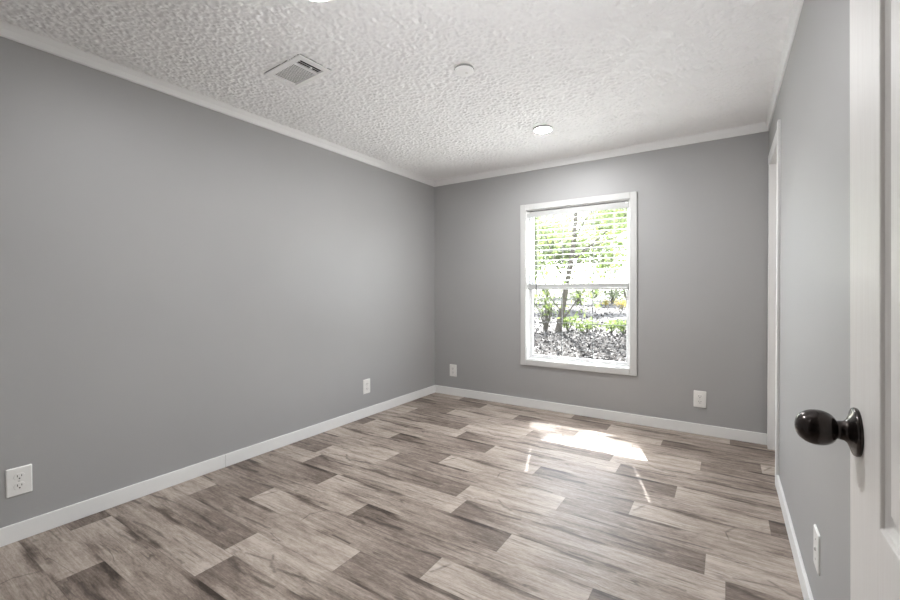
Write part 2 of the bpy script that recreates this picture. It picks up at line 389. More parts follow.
# ------------------------------------------------------------------ room shell
HALL_Y = -1.35
DX0, DX1, DZ = -0.60, 0.13, 1.985                      # doorway by the camera
CY0, CY1, CZ = 2.797, 3.405, 1.845                     # side doorway by the corner
struct(boxes('floor', [(XL-0.1, XR+0.62, HALL_Y-0.1, YB+0.1, -0.06, 0)], M['floor']))
def ceiling():
    """Ceiling slab whose underside carries the stippled plaster relief as real geometry (about 3 mm deep)."""
    import numpy as np
    x0, x1, y0, y1, st = XL, XR, YF, YB, 0.0048
    nx, ny = int((x1-x0)/st)+1, int((y1-y0)/st)+1
    rg = np.random.default_rng(4)
    fx, fy = np.fft.fftfreq(nx, (x1-x0)/(nx-1))[None, :], np.fft.fftfreq(ny, (y1-y0)/(ny-1))[:, None]
    k = np.sqrt(fx**2 + fy**2)
    def band(k0, wdt):
        h = np.fft.ifft2(np.fft.fft2(rg.standard_normal((ny, nx))) * np.exp(-((k-k0)/wdt)**2)).real
        return h/h.std()
    h = band(22, 20) + 0.7*band(48, 26) + 0.55*band(85, 30)
    h = np.tanh(0.75*h - 0.25)
    env = 0.8 + 0.2*np.tanh(band(6, 5))
    z = ZC - 0.0004 - RELIEF*(0.5 + 0.5*h)*env
    X, Y = np.meshgrid(np.linspace(x0, x1, nx), np.linspace(y0, y1, ny))
    for (cx_, cy_, rx_, ry_) in FITTINGS:                      # the plaster stops under the ceiling fittings
        z[(np.abs(X-cx_) < rx_) & (np.abs(Y-cy_) < ry_)] = ZC - 0.0001
    V = np.stack([X, Y, z], -1).reshape(-1, 3)
    i = (np.arange(ny-1)[:, None]*nx + np.arange(nx-1)[None, :]).ravel()
    Fq = np.stack([i, i+nx, i+nx+1, i+1], -1)
    bx = np.array([(x, y, zz_) for x in (XL-0.1, XR+0.62) for y in (HALL_Y-0.1, YB+0.1) for zz_ in (ZC, ZC+0.08)], float)
    Fb = np.array([(0, 1, 3, 2), (4, 6, 7, 5), (0, 4, 5, 1), (2, 3, 7, 6), (0, 2, 6, 4), (1, 5, 7, 3)]) + len(V)
    V = np.concatenate([V, bx]); Fq = np.concatenate([Fq, Fb])
    me = bpy.data.meshes.new('ceiling'); me.vertices.add(len(V)); me.vertices.foreach_set('co', V.astype('f').ravel())
    me.loops.add(Fq.size); me.loops.foreach_set('vertex_index', Fq.astype('i').ravel())
    me.polygons.add(len(Fq)); me.polygons.foreach_set('loop_start', np.arange(0, Fq.size, 4, dtype='i'))
    sm_ = np.ones(len(Fq), bool); sm_[-6:] = False; me.polygons.foreach_set('use_smooth', sm_)
    me.update(calc_edges=True); me.validate(); me.materials.append(M['ceiling'])
    o = bpy.data.objects.new('ceiling', me); COL.objects.link(o); return struct(o)
RELIEF = 0.0080
FITTINGS = [(-1.795, 1.362, 0.147, 0.090), (-1.049, 2.760, 0.058, 0.058), (-1.245, 1.022, 0.058, 0.058), (-1.083, 1.787, 0.046, 0.046)]
ceiling()
struct(boxes('wall_left', [(XL-0.1, XL, YF, YB, 0, ZC)], M['wall']))
wall_with_hole('wall_back', 'x', XL-0.1, XR+0.62, YB, YB+0.1, 0, ZC, (WX0, WX1, WZ0, WZ1), M['wall'])
wall_with_hole('wall_right', 'y', YF, YB, XR, XR+0.1, 0, ZC, (CY0, CY1, 0, CZ), M['wall'])
wall_with_hole('wall_front', 'x', XL-0.1, XR+0.62, YF-0.11, YF, 0, ZC, (DX0, DX1+0.02, 0, DZ), M['wall'])
struct(boxes('wall_hall_back', [(XL-0.1, XR+0.62, HALL_Y-0.1, HALL_Y, 0, ZC)], M['wall']))
struct(boxes('wall_hall_left', [(XL-0.1, XL, HALL_Y, YF-0.11, 0, ZC)], M['wall']))
struct(boxes('wall_hall_right', [(XR+0.52, XR+0.62, HALL_Y, YB, 0, ZC)], M['wall']))

def strip(name, prof_boxes, m): return struct(boxes(name, prof_boxes, m, bevel=0.0022))
BB, BT = 0.0745, 0.011
SEAM = 1.339
strip('baseboard_left', [(XL, XL+BT, YF, SEAM-0.0006, 0, BB), (XL, XL+BT, SEAM+0.0006, YB, 0, BB)], M['trim'])
strip('baseboard_back', [(XL+BT, XR-0.002, YB-BT, YB, 0, BB)], M['trim'])
strip('baseboard_right', [(XR-BT, XR, YF, CY0-0.058, 0, BB)], M['trim'])
strip('baseboard_front', [(XL+BT, DX0-0.06, YF, YF+BT, 0, BB)], M['trim'])
CR, CT = 2.070, 0.010
def crown(name, a, b):
    """Small angled moulding between wall and ceiling, run from a to b; a and b are corner points, inward normal on the left of the run."""
    bm = bmesh.new(); a, b = Vector(a), Vector(b); d = (b-a).normalized(); nrm = Vector((-d.y, d.x, 0))
    pr = [(0, CR), (0.007, CR), (0.010, CR+0.004), (0.011, CR+0.030), (0.016, CR+0.046), (0.020, ZC), (0, ZC)]
    loops = [[(p.x + nrm.x*o_, p.y + nrm.y*o_, z) for o_, z in pr] for p in (a, b)]
    loft(bm, loops, Matrix.Identity(4))
    return struct(obj(name, bm, M['trim']))
crown('trim_1', (XL, YB, 0), (XL, YF, 0))
crown('trim_2', (XR, YB, 0), (XL, YB, 0))
crown('trim_3', (XR, YF, 0), (XR, YB, 0))
crown('trim_4', (XL, YF, 0), (XR, YF, 0))
# casing and jamb of the side doorway, with a closed door set back in it
cw, ct = 0.056, 0.016
strip('trim_5', [(XR-0.012, XR, CY0-cw, CY0, 0, CZ), (XR-0.005, XR, CY0, CY1+cw, CZ, CZ+cw), (XR-0.012, XR, CY0-cw, CY0, CZ, CZ+cw), (XR-0.003, XR, CY1, CY1+cw, 0, CZ)], M['trim'])
strip('trim_6', [(XR-0.004, XR+0.104, CY0, CY0+0.016, 0, CZ), (XR-0.004, XR+0.104, CY1-0.016, CY1, 0, CZ), (XR-0.004, XR+0.104, CY0+0.016, CY1-0.016, CZ-0.016, CZ)], M['trim'])
d2 = struct(boxes('door_2', [(XR+0.066, XR+0.101, CY0+0.018, CY1-0.018, 0.008, CZ-0.018)], M['door']))
strip('trim_7', [(DX0-cw, DX0, YF, YF+ct, 0, DZ), (DX1+0.02, DX1+0.02+cw, YF, YF+ct, 0, DZ), (DX0-cw, DX1+0.02+cw, YF, YF+ct, DZ, DZ+cw)], M['trim'])
strip('trim_8', [(DX0, DX0+0.014, YF-0.112, YF+0.002, 0, DZ), (DX1+0.006, DX1+0.02, YF-0.112, YF+0.002, 0, DZ), (DX0+0.014, DX1+0.006, YF-0.112, YF+0.002, DZ-0.014, DZ)], M['trim'])

# ------------------------------------------------------------------ window
win = struct(empty('window_1', (0, YB, 0)))
def wpart(name, lst, m, parent=win, bevel=0.0015):
    """boxes given as x0,x1, y0,y1 (from the wall face), z0,z1"""
    o = boxes(name, lst, m, parent, bevel=bevel); return o
c0 = 0.050
wpart('window_casing', [(WX0-c0, WX0, -0.015, 0, WZ0-c0, WZ1+c0), (WX1, WX1+c0, -0.015, 0, WZ0-c0, WZ1+c0),
                        (WX0, WX1, -0.015, 0, WZ0-c0, WZ0), (WX0, WX1, -0.015, 0, WZ1, WZ1+c0)], M['casing'], bevel=0.003)
j = 0.008
wpart('window_jamb', [(WX0, WX0+j, -0.002, 0.1, WZ0, WZ1), (WX1-j, WX1, -0.002, 0.1, WZ0, WZ1),
                      (WX0+j, WX1-j, -0.002, 0.1, WZ0, WZ0+j), (WX0+j, WX1-j, -0.002, 0.1, WZ1-j, WZ1)], M['trim'], bevel=0.001)
fx0, fx1, fz0, fz1 = WX0+j, WX1-j, WZ0+j, WZ1-j
fr = 0.014
wpart('window_frame', [(fx0, fx0+fr, 0.052, 0.1, fz0, fz1), (fx1-fr, fx1, 0.052, 0.1, fz0, fz1),
                       (fx0+fr, fx1-fr, 0.052, 0.1, fz0, fz0+fr), (fx0+fr, fx1-fr, 0.052, 0.1, fz1-fr, fz1)], M['vinyl'])
MEET = 1.052
def sash(name, y, z0, z1):
    x0, x1 = fx0+fr, fx1-fr; st = 0.016
    s = wpart(name, [(x0, x0+st, y, y+0.02, z0, z1), (x1-st, x1, y, y+0.02, z0, z1), (x0+st, x1-st, y, y+0.02, z0, z0+st), (x0+st, x1-st, y, y+0.02, z1-st, z1)], M['vinyl'])
    gx0, gx1, gz0, gz1 = x0+st, x1-st, z0+st, z1-st
    g = 0.0027; mu = []
    for q in (1/3, 2/3):
        xm = gx0 + (gx1-gx0)*q; mu.append((xm-g, xm+g, y+0.006, y+0.014, gz0, gz1))
    zm = (gz0+gz1)/2; xs = [gx0, gx0+(gx1-gx0)/3, gx0+2*(gx1-gx0)/3, gx1]
    for i in range(3): mu.append((xs[i]+(g if i else 0), xs[i+1]-(g if i < 2 else 0), y+0.006, y+0.014, zm-g, zm+g))
    wpart('grille', mu, M['grille'], s, bevel=0.0)
    wpart('pane', [(gx0, gx1, y+0.0095, y+0.0105, gz0, gz1)], M['glass'], s, bevel=0.0)
    return s
sash('lower_sash', 0.056, fz0+fr, MEET)
sash('upper_sash', 0.078, MEET-0.016, fz1-fr)
wpart('sash_lock', [(-1.075, -1.025, 0.044, 0.056, MEET-0.012, MEET-0.002)], M['vinyl'])

# ------------------------------------------------------------------ venetian blind
bl = empty('venetian_blind', (0, YB, 0))
tag(bl, 'white horizontal slat blind, half raised, hanging in the window', 'blind')
bx0, bx1 = fx0+0.006, fx1-0.006
yb = 0.024                                              # slat centre line, inside the opening
HT = 1.712
obj_hr = wpart('headrail', [(bx0, bx1, 0.002, 0.050, HT-0.040, HT)], M['rail'], bl, 0.002)
wpart('valance', [(bx0-0.004, bx1+0.004, -0.006, 0.001, HT-0.050, HT-0.012)], M['rail'], bl, 0.0015)
for xx in (bx0-0.002, bx1-0.020):
    br = wpart('bracket', [(xx, xx+0.022, -0.009, -0.0062, HT-0.014, HT-0.001)], M['metalw'], bl, 0.0)
SL, NS = 0.044, 14
lad = (-1.385, -0.745)
def slat_bm():
    bm = bmesh.new(); w = 0.043; th = 0.0024
    xs = [bx0]
    for l_ in lad: xs += [l_-0.0045, l_+0.0045]
    xs.append(bx1)
    N = 6
    prof = [(-w/2 + w*i/N, 0.0022*(1-(2*i/N-1)**2)) for i in range(N+1)]
    def seg(x0, x1, ia, ib):
        lp = [(y, z) for y, z in prof[ia:ib+1]] + [(y, z-th) for y, z in reversed(prof[ia:ib+1])]
        loft(bm, [[(x, y, z) for y, z in lp] for x in (x0, x1)], Matrix.Identity(4))
    for a_, b_, hole in ((xs[0], xs[1], 0), (xs[1], xs[2], 1), (xs[2], xs[3], 0), (xs[3], xs[4], 1), (xs[4], xs[5], 0)):
        if hole: seg(a_, b_, 0, 2); seg(a_, b_, 4, N)      # slot for the lift cord
        else: seg(a_, b_, 0, N)
    return bm
slat = obj('slat', slat_bm(), M['blind'], bl)
BOT = 1.034
zs = [BOT + 0.050 + SL*(i+0.6) for i in range(NS)]
zs += [BOT + 0.0195 + 0.0034*i for i in range(9)]       # gathered slats resting on the bottom rail
for i, z in enumerate(zs):
    o = slat if i == 0 else slat.copy()
    if i: COL.objects.link(o); o.parent = bl
    o.location = (0, yb, z)
    o.rotation_euler = (math.radians(6 if i < NS else 0), 0, 0)
wpart('bottom_rail', [(bx0, bx1, yb-0.025, yb+0.025, BOT, BOT+0.016)], M['rail'], bl, 0.003)
for lx in lad:
    bm = bmesh.new()
    for y in (yb-0.0262, yb+0.0262): tube(bm, [(lx, y, BOT+0.008), (lx, y, HT-0.04)], [0.0007]*2, 5)
    obj('ladder_cord', bm, M['cord'], bl)
    bm = bmesh.new(); tube(bm, [(lx, yb, BOT+0.01), (lx, yb, HT-0.02)], [0.0006]*2, 5); obj('lift_cord', bm, M['cord'], bl)
bm = bmesh.new(); wx = -1.384
tube(bm, [(wx, -0.010, HT-0.05), (wx, -0.010, HT-0.075), (wx+0.004, -0.012, 1.02)], [0.0024, 0.0044, 0.0044], 8)
wd = obj('tilt_wand', bm, M['wand'], bl, 40)
bm = bmesh.new(); tube(bm, [(wx+0.004, -0.012, 1.02), (wx+0.004, -0.012, 0.985)], [0.0055, 0.004], 8); obj('tassel', bm, M['wand'], wd, 40)

# ------------------------------------------------------------------ wall outlets
def plate_bm(w, h, t=0.0055):
    bm = bmesh.new()
    loft(bm, [[(x, y, 0) for x, y in rrect(w, h, 0.004)], [(x, y, t*0.55) for x, y in rrect(w, h, 0.004)], [(x, y, t) for x, y in rrect(w-0.007, h-0.007, 0.003)]], Matrix.Identity(4))
    return bm
def on_wall(o, where, side):
    """local z points out of the wall, local y is up"""
    o.location = where
    n = {'left': Vector((1, 0, 0)), 'right': Vector((-1, 0, 0)), 'back': Vector((0, -1, 0))}[side]
    up = Vector((0, 0, 1)); x = up.cross(n)
    o.rotation_euler = Matrix((x, up, n)).transposed().to_euler()
def make_outlet():
    r = empty('wall_outlet')
    p = obj('faceplate', plate_bm(0.079, 0.117), M['plate'], r)
    bm = bmesh.new(); lathe(bm, [(0, 0.0055), (0.0032, 0.0055), (0.0026, 0.0069), (0, 0.0071)], 16); obj('screw', bm, M['screw'], r, 40)
    for s in (1, -1):
        bm = bmesh.new()
        z = Matrix.Translation((0, 0.0195*s, 0))
        loft(bm, [[(x, y, 0.0050) for x, y in rrect(0.034, 0.0285, 0.0125, 8)], [(x, y, 0.0072) for x, y in rrect(0.033, 0.0275, 0.012, 8)]], z)
        rc = obj('receptacle', bm, M['plate'], r)
        bm = bmesh.new()
        for sx, hh in ((-0.0064, 0.0092), (0.0064, 0.0076)):
            box(bm, sx-0.0012, sx+0.0012, 0.0195*s+0.0035-hh/2, 0.0195*s+0.0035+hh/2, 0.0070, 0.0074)
        obj('blade_slots', bm, M['slot'], rc)
        bm = bmesh.new(); lathe(bm, [(0, 0.0070), (0.0027, 0.0070), (0.0027, 0.0074), (0, 0.0074)], 14, Matrix.Translation((0, 0.0195*s-0.0075, 0)))
        obj('ground_hole', bm, M['slot'], rc)
    return r
o1 = make_outlet()
for i, (loc, side, lab) in enumerate([
        ((XL, 0.480, 0.246), 'left', 'white duplex outlet in the foreground on the long left wall'),
        ((XL, 2.511, 0.248), 'left', 'white duplex outlet low on the left wall near the far corner'),
        ((-2.246, YB, 0.243), 'back', 'white duplex outlet on the back wall beside the left corner'),
        ((-0.157, YB, 0.251), 'back', 'white duplex outlet on the back wall right of the window')]):
    o = o1 if i == 0 else copy_tree(o1)
    on_wall(o, loc, side); tag(o, lab, 'outlet', 'duplex wall outlets')
cx = empty('cable_wall_plate'); on_wall(cx, (XR, 1.636, 0.262), 'right')
tag(cx, 'white cable plate with small centre jack on the right wall by the open door', 'wall plate')
obj('faceplate', plate_bm(0.079, 0.117), M['plate'], cx)
bm = bmesh.new(); lathe(bm, [(0, 0.005), (0.0062, 0.005), (0.0062, 0.0066), (0.0048, 0.007), (0.0046, 0.0085), (0.003, 0.0085), (0.003, 0.0065), (0, 0.0065)], 18)
obj('jack', bm, M['screw'], cx, 40)
for s in (1, -1):
    bm = bmesh.new(); lathe(bm, [(0, 0.0054), (0.003, 0.0054), (0.0024, 0.0066), (0, 0.0068)], 14, Matrix.Translation((0, 0.030*s, 0)))
    obj('screw', bm, M['screw'], cx, 40)

# ------------------------------------------------------------------ ceiling fittings
def make_light(power):
    r = empty('recessed_light')
    bm = bmesh.new(); lathe(bm, [(0.0, 0.0037), (0.0655, 0.0037), (0.0655, -0.0045), (0.0, -0.0045)], 48); obj('rim_shade', bm, M['grey'], r, 50)  # grey disc painted in for the shadow gap at the rim
    bm = bmesh.new(); lathe(bm, [(0.0528, -0.0046), (0.0528, -0.0085), (0.058, -0.0105), (0.064, -0.0100), (0.068, -0.0075), (0.068, -0.0046), (0.0528, -0.0046)], 48); obj('trim_ring', bm, M['metalw'], r, 50)
    bm = bmesh.new(); lathe(bm, [(0.0525, -0.0046), (0.0525, -0.008), (0.045, -0.0112), (0.028, -0.0132), (0, -0.0142)], 48); obj('diffuser', bm, led_mat(power), r, 60)
    return r
lt = make_light(LED_FAR); lt.location = (-1.049, 2.760, ZC-0.004)
tag(lt, 'round lit ceiling downlight between the smoke detector and the window wall', 'ceiling light')
lt2 = make_light(LED_NEAR); lt2.location = (-1.245, 1.022, ZC-0.004); tag(lt2, 'round lit ceiling downlight at the top edge above the ceiling vent', 'ceiling light')

sm = empty('smoke_detector', (-1.083, 1.787, ZC))
tag(sm, 'round white smoke detector on the textured ceiling', 'smoke detector')
bm = bmesh.new(); lathe(bm, [(0, 0), (0.050, 0), (0.050, -0.006), (0.046, -0.007)], 40); lathe(bm, [(0.046, -0.007), (0.0, -0.007)], 40); obj('mounting_base', bm, M['plate'], sm, 40)
bm = bmesh.new(); lathe(bm, [(0.0, -0.0071), (0.0455, -0.0071), (0.0455, -0.0175), (0.0, -0.0175)], 40); obj('shaded_band', bm, M['grey'], sm, 30)
bm = bmesh.new(); lathe(bm, [(0.0, -0.0176), (0.0475, -0.0176), (0.0475, -0.0215), (0.043, -0.0265), (0.034, -0.029), (0.0, -0.030)], 40); cv = obj('cover', bm, M['bright'], sm, 30)
for a in (28, 205):
    bm = bmesh.new(); mt = Matrix.Rotation(math.radians(a), 4, 'Z') @ Matrix.Translation((0.0462, 0, -0.0150)) @ Matrix.Rotation(math.radians(-80), 4, 'Y')
    box(bm, -0.0035, 0.0035, -0.007, 0.007, -0.0015, 0.0015)
    for v_ in bm.verts: v_.co = mt @ v_.co
    obj('sounder_slot', bm, M['slot'], cv)
bm = bmesh.new(); lathe(bm, [(0, -0.0300), (0.008, -0.0298), (0.008, -0.0318), (0, -0.0322)], 20, Matrix.Translation((0.012, 0.006, 0))); obj('test_button', bm, M['plate'], sm, 40)

vt = empty('ceiling_vent', (-1.795, 1.362, ZC), math.radians(-3))
tag(vt, 'white metal louvred air vent on the ceiling near the left wall', 'air vent')
vw, vh = 0.150, 0.094
bm = bmesh.new()
def ringloop(a, b, z): return [(-a, -b, z), (a, -b, z), (a, b, z), (-a, b, z)]
lps = [ringloop(vw-0.012, vh-0.012, -0.0076), ringloop(vw, vh, -0.0076), ringloop(vw, vh, -0.0095), ringloop(vw-0.004, vh-0.004, -0.0115), ringloop(vw-0.030, vh-0.030, -0.0115), ringloop(vw-0.030, vh-0.030, -0.001)]
loft(bm, lps, Matrix.Identity(4), False, False)
obj('frame', bm, M['metalw'], vt)
boxes('gap_shade', [(-vw+0.002, vw-0.002, -vh+0.002, -vh+0.012, -0.0075, 0), (-vw+0.002, vw-0.002, vh-0.012, vh-0.002, -0.0075, 0), (-vw+0.002, -vw+0.012, -vh+0.012, vh-0.012, -0.0075, 0), (vw-0.012, vw-0.002, -vh+0.012, vh-0.012, -0.0075, 0)], M['grey'], vt)  # grey strips stand in for the shadow under the frame edge
boxes('duct_opening', [(-(vw-0.031), vw-0.031, -(vh-0.031), vh-0.031, -0.0012, -0.0002)], M['duct'], vt)
xs0, xs1 = -(vw-0.032), vw-0.032
split = 0.062
boxes('divider', [(split-0.004, split+0.004, -(vh-0.030), vh-0.030, -0.0092, -0.0012)], M['metalw'], vt)
def louvre(x, tilt, n_=1):
    bm = bmesh.new(); mt = Matrix.Translation((x, 0, -0.0055)) @ Matrix.Rotation(math.radians(tilt), 4, 'Y')
    box(bm, -0.0047, 0.0047, -(vh-0.031), vh-0.031, -0.0005, 0.0005)
    for v_ in bm.verts: v_.co = mt @ v_.co
    return obj('louvre', bm, M['metalw'], vt)
x = xs0+0.008
while x < split-0.010: louvre(x, 13); x += 0.0115
for x in (split+0.016, split+0.032, split+0.048): louvre(x, 40)
boxes('damper_lever', [(split+0.022, split+0.042, 0.004, 0.009, -0.016, -0.009)], M['metalw'], vt)

# ------------------------------------------------------------------ open door with knob
DXF, DXB, DY0, DY1 = 0.125, 0.160, YF+0.004, 0.691
door = struct(empty('door_1', (DXF, DY0, 0)))
door.rotation_euler = (0, -0.0062, 0); door.location.x = DXF + 0.0062*0.95
door['label'] = 'white moulded panel door standing open beside the camera'
def door_leaf():
    bm = bmesh.new(); th = DXB-DXF; W_ = DY1-DY0; z0, z1 = 0.010, DZ-0.018
    ps = [(0.118, W_-0.118, 0.160, 0.640), (0.118, W_-0.118, 0.800, z1-0.125)]     # two panels (y0,y1,z0,z1)
    for face in (0, 1):
        X_ = 0.0 if face == 0 else th; s = 1 if face == 0 else -1
        ys = sorted({0.0, ps[0][0], ps[0][1], W_}); zs_ = sorted({z0, z1, *[p[2] for p in ps], *[p[3] for p in ps]})
        for i in range(len(ys)-1):
            for k in range(len(zs_)-1):
                hole = any(abs(ys[i]-p[0]) < 1e-6 and abs(zs_[k]-p[2]) < 1e-6 for p in ps)
                if hole: continue
                bm.faces.new([bm.verts.new((X_, y, z)) for y, z in ((ys[i], zs_[k]), (ys[i+1], zs_[k]), (ys[i+1], zs_[k+1]), (ys[i], zs_[k+1]))])
        for (a, b, c, d) in ps:                                          # sunk moulding, raised field
            prof = [(0, 0), (0.0015, 0.0035), (0.0070, 0.0085), (0.0105, 0.0095), (0.0135, 0.0080), (0.0175, 0.0050), (0.0200, 0.0055), (0.0240, 0.0022), (0.060, 0.0012)]
            loops = [[(X_+s*dp, y, z) for y, z in ((a+o_, c+o_), (b-o_, c+o_), (b-o_, d-o_), (a+o_, d-o_))] for o_, dp in prof]
            loft(bm, loops, Matrix.Identity(4), False, True)
    for q in ([(0, 0), (th, 0)], [(0, W_), (th, W_)]):
        bm.faces.new([bm.verts.new((q[0][0], q[0][1], z0)), bm.verts.new((q[1][0], q[1][1], z0)), bm.verts.new((q[1][0], q[1][1], z1)), bm.verts.new((q[0][0], q[0][1], z1))])
    for z in (z0, z1):
        bm.faces.new([bm.verts.new((x_, y_, z)) for x_, y_ in ((0, 0), (th, 0), (th, W_), (0, W_))])
    bmesh.ops.remove_doubles(bm, verts=bm.verts, dist=1e-5)
    return bm
obj('door_leaf', door_leaf(), M['door'], door, bevel=0.0012)
KY, KZ = 0.6555-DY0, 0.8715
kmat = Matrix.Translation((0, KY, KZ)) @ Matrix.Rotation(math.radians(-90), 4, 'Y')          # local +z points to -x, out of the door face
bm = bmesh.new(); lathe(bm, [(0, 0.0), (0.0270, 0.0), (0.0275, 0.0022), (0.0268, 0.0040), (0.0240, 0.0052), (0.0190, 0.0068), (0.0135, 0.0092), (0.0112, 0.0120), (0.0106, 0.0160), (0.0, 0.0160)], 48, kmat)
kn = obj('door_knob', bm, M['bronze'], door, 50); kn['label'] = 'dark bronze egg shaped knob with round rose'
bm = bmesh.new()
pr = [(0, 0.0140), (0.0104, 0.0140), (0.0104, 0.0178), (0.0112, 0.0192)]
a0, a1, rm = 0.0165, 0.0560, 0.0205
for i in range(0, 17):
    q = i/16; tt = math.pi*(0.15 + 0.85*q)
    zc_ = (a0+a1)/2 - 0.5*(a1-a0)*math.cos(tt)
    pr.append((max(0.0, rm*math.sin(tt)**0.78*(1+0.05*math.cos(tt))), zc_))
pr[-1] = (0.0, a1)
lathe(bm, pr, 48, kmat); obj('knob_handle', bm, M['bronze'], kn, 60)
bm = bmesh.new(); lathe(bm, [(0, 0), (0.0285, 0), (0.0275, 0.0055), (0.016, 0.010), (0.0098, 0.016), (0.0095, 0.020), (0.017, 0.028), (0.021, 0.038), (0.017, 0.050), (0, 0.055)], 40,
      Matrix.Translation((DXB-DXF, KY, KZ)) @ Matrix.Rotation(math.radians(90), 4, 'Y')); obj('back_knob', bm, M['bronze'], kn, 50)
boxes('latch_plate', [(0.006, DXB-DXF-0.006, DY1-DY0-0.0006, DY1-DY0+0.0012, KZ-0.028, KZ+0.028)], M['bronze'], door)
for hz in (0.20, 0.98, 1.74):
    bm = bmesh.new(); tube(bm, [(-0.004, -0.002, hz-0.04), (-0.004, -0.002, hz+0.04)], [0.005]*2, 10); obj('hinge', bm, M['bronze'], door, 40)

# ------------------------------------------------------------------ outside
GZ = -0.60
def ground():
    bm = bmesh.new(); NX, NY = 60, 60; rows = []
    rnd = random.Random(3)
    for jy in range(NY+1):
        y = YB+0.1 + 80*(jy/NY)**2; r = []
        for ix in range(NX+1):
            x = -50 + 80*ix/NX
            z = GZ + 0.10*math.sin(x*0.7+y*0.3)*math.sin(y*0.45)*min(1, (y-4)/6) + max(0, y-17)*0.022
            r.append(bm.verts.new((x, y, z)))
        rows.append(r)
    for a, b in zip(rows, rows[1:]):
        for i in range(NX): bm.faces.new([a[i], a[i+1], b[i+1], b[i]])
    return struct(obj('ground', bm, M['ground'], smooth=60))
def gz(x, y): return GZ + 0.10*math.sin(x*0.7+y*0.3)*math.sin(y*0.45)*min(1, (y-4)/6) + max(0, y-17)*0.022
ground()
def leafquad(bm, c, size, rnd, flat=0.0):
    n = Vector((rnd.gauss(0, 1), rnd.gauss(0, 1), rnd.gauss(0, 1) + flat)).normalized()
    a = n.orthogonal().normalized(); a.rotate(Matrix.Rotation(rnd.uniform(0, 6.28), 3, n)); b = n.cross(a)
    c = Vector(c); s = size*rnd.uniform(0.6, 1.3)
    P = [c - a*s, c - b*s*0.42 + n*s*0.08, c + a*s, c + b*s*0.42 + n*s*0.08]
    bm.faces.new([bm.verts.new(p) for p in P])
def fallen():
    bm = bmesh.new(); r = random.Random(11)
    for _ in range(15000):
        d = 5.5 + (11*r.random()**1.3 if r.random() < 0.85 else 24*r.random()); ang = math.radians(r.uniform(-6, 38))
        x, y = -d*math.sin(ang)*1.05, d*math.cos(ang)
        if y < 9.0: continue
        leafquad(bm, (x, y, gz(x, y)+0.03+0.06*r.random()), 0.05, r, 1.0)
    for _ in range(4600):                                  # thinner scatter on the sunlit slope
        y = r.uniform(14.5, 34); x = -y*math.tan(math.radians(r.uniform(-6, 30)))
        leafquad(bm, (x, y, gz(x, y)+0.03), 0.085, r, 1.5)
    o = obj('fallen_leaves', bm, M['litter']); tag(o, 'grey brown fallen leaves strewn over the ground outside', 'leaves', kind='stuff')
fallen()
def branches(bm, base, dirv, length, rad, depth, r, tips, n=7):
    pts, rads = [Vector(base)], [rad]; d = Vector(dirv).normalized()
    segs = 5
    for i in range(segs):
        d = (d + Vector((r.gauss(0, 0.10), r.gauss(0, 0.10), r.gauss(0, 0.06)))).normalized()
        pts.append(pts[-1] + d*length/segs); rads.append(rad*(1-0.45*(i+1)/segs))
    tube(bm, pts, rads, n)
    if depth == 0:
        tips.extend(pts[2:]); return
    for k in range(2 if depth > 1 else 3):
        i = r.randint(3, segs); nd = (d + Vector((r.gauss(0, 0.55), r.gauss(0, 0.55), r.gauss(0.05, 0.35)))).normalized()
        branches(bm, pts[i], nd, length*r.uniform(0.55, 0.8), rads[i]*0.7, depth-1, r, tips, max(5, n-1))
def tree(name, base, lean, trunk_h, rad, leaves, spread, lsize, lm, seed, depth=3):
    r = random.Random(seed); t = empty(name, base); bm = bmesh.new(); tips = []
    branches(bm, (0, 0, -0.15), lean, trunk_h, rad, depth, r, tips)
    obj('trunk', bm, M['bark'], t, 60)
    bm = bmesh.new()
    for _ in range(leaves):
        c = r.choice(tips) + Vector((r.gauss(0, spread), r.gauss(0, spread), r.gauss(0, spread*0.8)))
        if c.z < 0.4: continue
        leafquad(bm, c, lsize, r)
    obj('foliage', bm, lm, t)
    return t
def at(px, py, z):                                        # ground point seen at a pixel of the photograph's frame
    d = R*(px-450)/fpx + F + U*(300+cyo-py)/fpx
    k = (z-CAM_Z)/d.z
    return (d.x*k, d.y*k)
def up(px, y):                                            # x of a pixel column at distance y
    d = R*(px-450)/fpx + F; return d.x/d.y*y
def onY(px, py, y):                                       # point at distance y seen at a pixel of the photograph's frame
    d = R*(px-450)/fpx + F + U*(300+cyo-py)/fpx; return Vector((0, 0, CAM_Z)) + d*(y/d.y)
